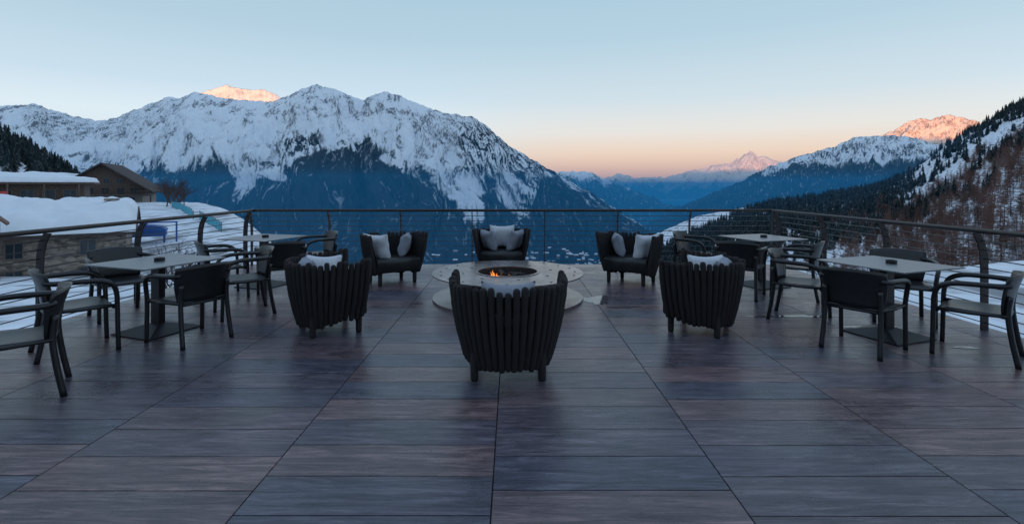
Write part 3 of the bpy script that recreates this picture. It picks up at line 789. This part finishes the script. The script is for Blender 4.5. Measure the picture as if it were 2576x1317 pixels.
def armchair(x,y,th,k,mid=P1,l=P3,r=P2,tops=.60):
    e=empty("armchair",(x,y,0),-math.radians(th))
    child("staves",ST[k%3],e); child("seat",SEAT,e)
    if mid: child("cushion",mid,e,(0,-.27,tops),(math.radians(76),0,0))
    if l: child("cushion",l,e,(-.24,-.04,.585),(math.radians(76),0,math.radians(58)))
    if r: child("cushion",r,e,(.24,-.04,.585),(math.radians(76),0,math.radians(-58)))
    return e
armchair(-.03,4.27,0,0,mid=P4,l=None,r=None,tops=.61)
armchair(-1.97,5.5,58,1,mid=P2,l=P3,r=None)
armchair(2.03,5.5,-58,2,mid=P2,l=None,r=P3)
armchair(-1.93,8.12,143,3,mid=None,l=P2,r=P1)
armchair(-.18,8.95,180,4,mid=P1,l=P2,r=P2,tops=.63)
armchair(1.92,8.12,-143,5,mid=None,l=P1,r=P2)

# ------------------------------------------------------------------ café tables
M_top=simple("grey_table_top",(0.15,0.16,0.175),0.36,var=0.12,scale=30)
M_blk=simple("black_metal",(0.012,0.012,0.014),0.45,metal=0.2)
def table_meshes():
    mb=MB(); s=.45
    mb.box(-s,s,-s,s,.735,.747)
    top=mb.mesh("table_top",[M_top],False)
    mb=MB(); mb.box(-.06,.06,-.035,.035,.05,.72); mb.box(-.25,.25,-.25,.25,.721,.734)
    b=.29
    mb.add([(-b,-b,0),(b,-b,0),(b,b,0),(-b,b,0),(-b,-b,.012),(b,-b,.012),(b,b,.012),(-b,b,.012),(-.07,-.045,.085),(.07,-.045,.085),(.07,.045,.085),(-.07,.045,.085)],
      [(3,2,1,0),(0,1,5,4),(1,2,6,5),(2,3,7,6),(3,0,4,7),(4,5,9,8),(5,6,10,9),(6,7,11,10),(7,4,8,11),(8,9,10,11)])
    base=mb.mesh("pedestal",[M_blk],False)
    mb=MB(); ring(mb,.034,.05,.748,.785,24); ring(mb,.001,.0339,.748,.756,24); ash=mb.mesh("ashtray",[M_blk],False)
    return top,base,ash
TM=table_meshes()
for (x,y,r) in [(-3.80,5.42,-20),(-3.86,7.86,-18),(3.90,5.25,20),(3.88,7.86,18)]:
    e=empty("cafe_table",(x,y,0),math.radians(r)); child("table_top",TM[0],e); child("pedestal",TM[1],e)
    e2=empty("ashtray",(x+.03,y-.02,0)); child("bowl",TM[2],e2)

# ------------------------------------------------------------------ dining chairs
M_resin=simple("dark_resin",(0.012,0.0125,0.015),0.36,var=0.25,scale=25)
def catmull(pts,n=6):
    P=[Vector(p) for p in pts]; P=[P[0]*2-P[1]]+P+[P[-1]*2-P[-2]]; out=[]
    for i in range(1,len(P)-2):
        for k in range(n):
            t=k/n; a,b,c,d=P[i-1],P[i],P[i+1],P[i+2]
            out.append(.5*((2*b)+(-a+c)*t+(2*a-5*b+4*c-d)*t*t+(-a+3*b-3*c+d)*t**3))
    out.append(P[-2]); return out
def chair_meshes():
    mb=MB(); n=14; mrow=8
    def shell(fn,nu,nv,th,out):
        vs=[];fs=[]
        for s in (0,1):
            for i in range(nu+1):
                for j in range(nv+1):
                    p=fn(i/nu,j/nv); vs.append(Vector(p)+Vector(out)*th*s)
        o=(nu+1)*(nv+1); W=nv+1
        for i in range(nu):
            for j in range(nv):
                a=i*W+j; fs.append((a,a+W,a+W+1,a+1)); fs.append((o+a,o+a+1,o+a+W+1,o+a+W))
        for i in range(nu):
            a=i*W; fs.append((a,o+a,o+a+W,a+W)); a=i*W+nv; fs.append((a,a+W,o+a+W,o+a))
        for j in range(nv):
            a=j; fs.append((a,a+1,o+a+1,o+a)); a=nu*W+j; fs.append((a,o+a,o+a+1,a+1))
        mb.add(vs,fs)
    def back(u,v):
        x=(u-.5)*2; z=.43+.36*v; wdt=.235+.03*math.sin(v*2.2)+.012*v
        y=-.235-.085*v**1.6+.085*x*x*(0.5+.5*v)
        return (x*wdt,y,z-.02*x*x*v)
    shell(back,n,mrow,.016,(0,-1,0.15))
    def seat(u,v):
        x=(u-.5)*2; y=-.24+.48*v; w=.235+.025*v
        return (x*w,y,.435-.018*(1-x*x)*math.sin(v*3.1)-.03*max(0,v-.85)/.15+.012*v)
    shell(seat,12,12,.018,(0,0,-1))
    b=mb.mesh("shell",[M_resin])
    mb2=MB()
    for s in (-1,1):
        arm=catmull([(s*.235,-.255,.69),(s*.285,-.17,.685),(s*.31,-.02,.685),(s*.315,.12,.675),(s*.305,.215,.63),(s*.285,.25,.54),(s*.272,.258,.42),(s*.272,.262,.2),(s*.272,.268,0)],5)
        L=len(arm); mb2.tube(arm,[.024 if i<L*.45 else .024-.004*(i/L) for i in range(L)],9)
        leg=catmull([(s*.225,-.25,.60),(s*.225,-.235,.44),(s*.232,-.26,.22),(s*.24,-.30,0)],5)
        mb2.tube(leg,[.023,.023]+[.022]*(len(leg)-2),9)
        mb2.tube([(s*.235,-.24,.425),(s*.262,.0,.42),(s*.27,.255,.425)],.016,8)
    mb2.tube([(-.26,.235,.405),(.26,.235,.405)],.014,8)
    mb2.tube([(-.225,-.235,.405),(.225,-.235,.405)],.014,8)
    return b,mb2.mesh("frame",[M_resin])
CM=chair_meshes()
chairs=[(-3.70,3.74,-128),(-4.12,4.78,42),(-4.68,6.05,128),(-3.26,5.12,-62),(-3.27,6.15,-128),
        (-4.05,7.05,48),(-3.25,7.12,-32),(-3.22,8.3,-128),
        (3.37,5.9,128),(3.36,4.85,53),(4.5,5.85,-150),(4.28,4.67,-42),
        (2.98,8.25,128),(3.22,7.12,33),(4.0,7.08,-48)]
for (x,y,th) in chairs:
    e=empty("dining_chair",(x,y,0),-math.radians(th)); child("shell",CM[0],e); child("frame",CM[1],e)

# ------------------------------------------------------------------ valley haze (real volume)
def haze(name,x0,x1,y0,y1,z0,z1,sig,col):
    m=bpy.data.materials.new(name); m.use_nodes=True; nt=m.node_tree; nt.nodes.clear()
    out=nt.nodes.new("ShaderNodeOutputMaterial"); ab=nt.nodes.new("ShaderNodeVolumeAbsorption"); em=nt.nodes.new("ShaderNodeEmission"); ad=nt.nodes.new("ShaderNodeAddShader")
    ab.inputs["Color"].default_value=(0,0,0,1); ab.inputs["Density"].default_value=sig
    em.inputs["Color"].default_value=col; em.inputs["Strength"].default_value=sig
    nt.links.new(ab.outputs[0],ad.inputs[0]); nt.links.new(em.outputs[0],ad.inputs[1]); nt.links.new(ad.outputs[0],out.inputs["Volume"])
    mb=MB(); mb.box(x0,x1,y0,y1,z0,z1); return mb.obj(name,[m],None,False)
haze("valley_haze",-30000,30000,420,30000,-900,60,1.5e-4,lin(12,92,146))
haze("mountain_haze",-30100,30100,1010,30100,-910,800,1.2e-5,lin(90,150,195))

# ------------------------------------------------------------------ sun and sky
dirv=Vector((0.349,0.937,-0.055)).normalized()
sl=bpy.data.lights.new("sun",'SUN'); sl.energy=5.0; sl.angle=math.radians(.5); sl.color=(1,.45,.18)
so=bpy.data.objects.new("sun",sl); scene.collection.objects.link(so); so.rotation_euler=dirv.to_track_quat('-Z','Y').to_euler()
w=bpy.data.worlds.new("World"); scene.world=w; w.use_nodes=True; nt=w.node_tree
bg=nt.nodes["Background"]
tc=nt.nodes.new("ShaderNodeTexCoord"); nrm=nt.nodes.new("ShaderNodeVectorMath"); nrm.operation='NORMALIZE'; nt.links.new(tc.outputs["Generated"],nrm.inputs[0])
sep=nt.nodes.new("ShaderNodeSeparateXYZ"); nt.links.new(nrm.outputs[0],sep.inputs[0])
def ramp(lst):
    r=nt.nodes.new("ShaderNodeValToRGB"); e=r.color_ramp.elements
    while len(e)<len(lst): e.new(0.5)
    for el,(p,c) in zip(e,lst): el.position=p; el.color=lin(*c)
    nt.links.new(sep.outputs["Z"],r.inputs["Fac"]); return r
UP=[(.27,(180,207,223)),(.35,(170,201,218)),(.6,(160,188,219)),(1,(164,188,224))]
warm=ramp([(0,(248,178,150)),(.028,(252,200,168)),(.06,(252,220,194)),(.10,(236,230,224)),(.16,(208,222,231))]+UP)
cool=ramp([(0,(220,230,236)),(.06,(224,236,243)),(.12,(224,238,246)),(.17,(203,223,238))]+UP)
dt=nt.nodes.new("ShaderNodeVectorMath"); dt.operation='DOT_PRODUCT'; g=Vector((0.36,0.93,0)).normalized(); dt.inputs[1].default_value=g
nt.links.new(nrm.outputs[0],dt.inputs[0])
mr=nt.nodes.new("ShaderNodeMapRange"); mr.interpolation_type='SMOOTHSTEP'; mr.inputs["From Min"].default_value=0.80; mr.inputs["From Max"].default_value=0.985
nt.links.new(dt.outputs["Value"],mr.inputs["Value"])
mx=nt.nodes.new("ShaderNodeMix"); mx.data_type='RGBA'; nt.links.new(mr.outputs["Result"],mx.inputs["Factor"]); nt.links.new(cool.outputs["Color"],mx.inputs["A"]); nt.links.new(warm.outputs["Color"],mx.inputs["B"])
sky=nt.nodes.new("ShaderNodeTexSky"); sky.sky_type='NISHITA'; sky.sun_disc=False; sky.sun_elevation=math.radians(3.15); sky.sun_rotation=math.atan2(-0.349,-0.937)
sc=nt.nodes.new("ShaderNodeVectorMath"); sc.operation='SCALE'; sc.inputs["Scale"].default_value=0.02; nt.links.new(sky.outputs["Color"],sc.inputs[0])
ad=nt.nodes.new("ShaderNodeVectorMath"); ad.operation='ADD'; nt.links.new(mx.outputs["Result"],ad.inputs[0]); nt.links.new(sc.outputs[0],ad.inputs[1])
nt.links.new(ad.outputs[0],bg.inputs["Color"]); bg.inputs["Strength"].default_value=0.99

# ------------------------------------------------------------------ camera
cam=bpy.data.cameras.new("camera"); cam.sensor_width=36; cam.lens=36*F/2576; cam.shift_y=-(658.5-HY)/2576; cam.clip_end=120000; cam.clip_start=.05
co=bpy.data.objects.new("camera",cam); scene.collection.objects.link(co); co.location=(0,0,CH); co.rotation_euler=(math.pi/2,0,0); scene.camera=co
scene.view_settings.view_transform='Standard'; scene.view_settings.look='None'; scene.view_settings.exposure=0
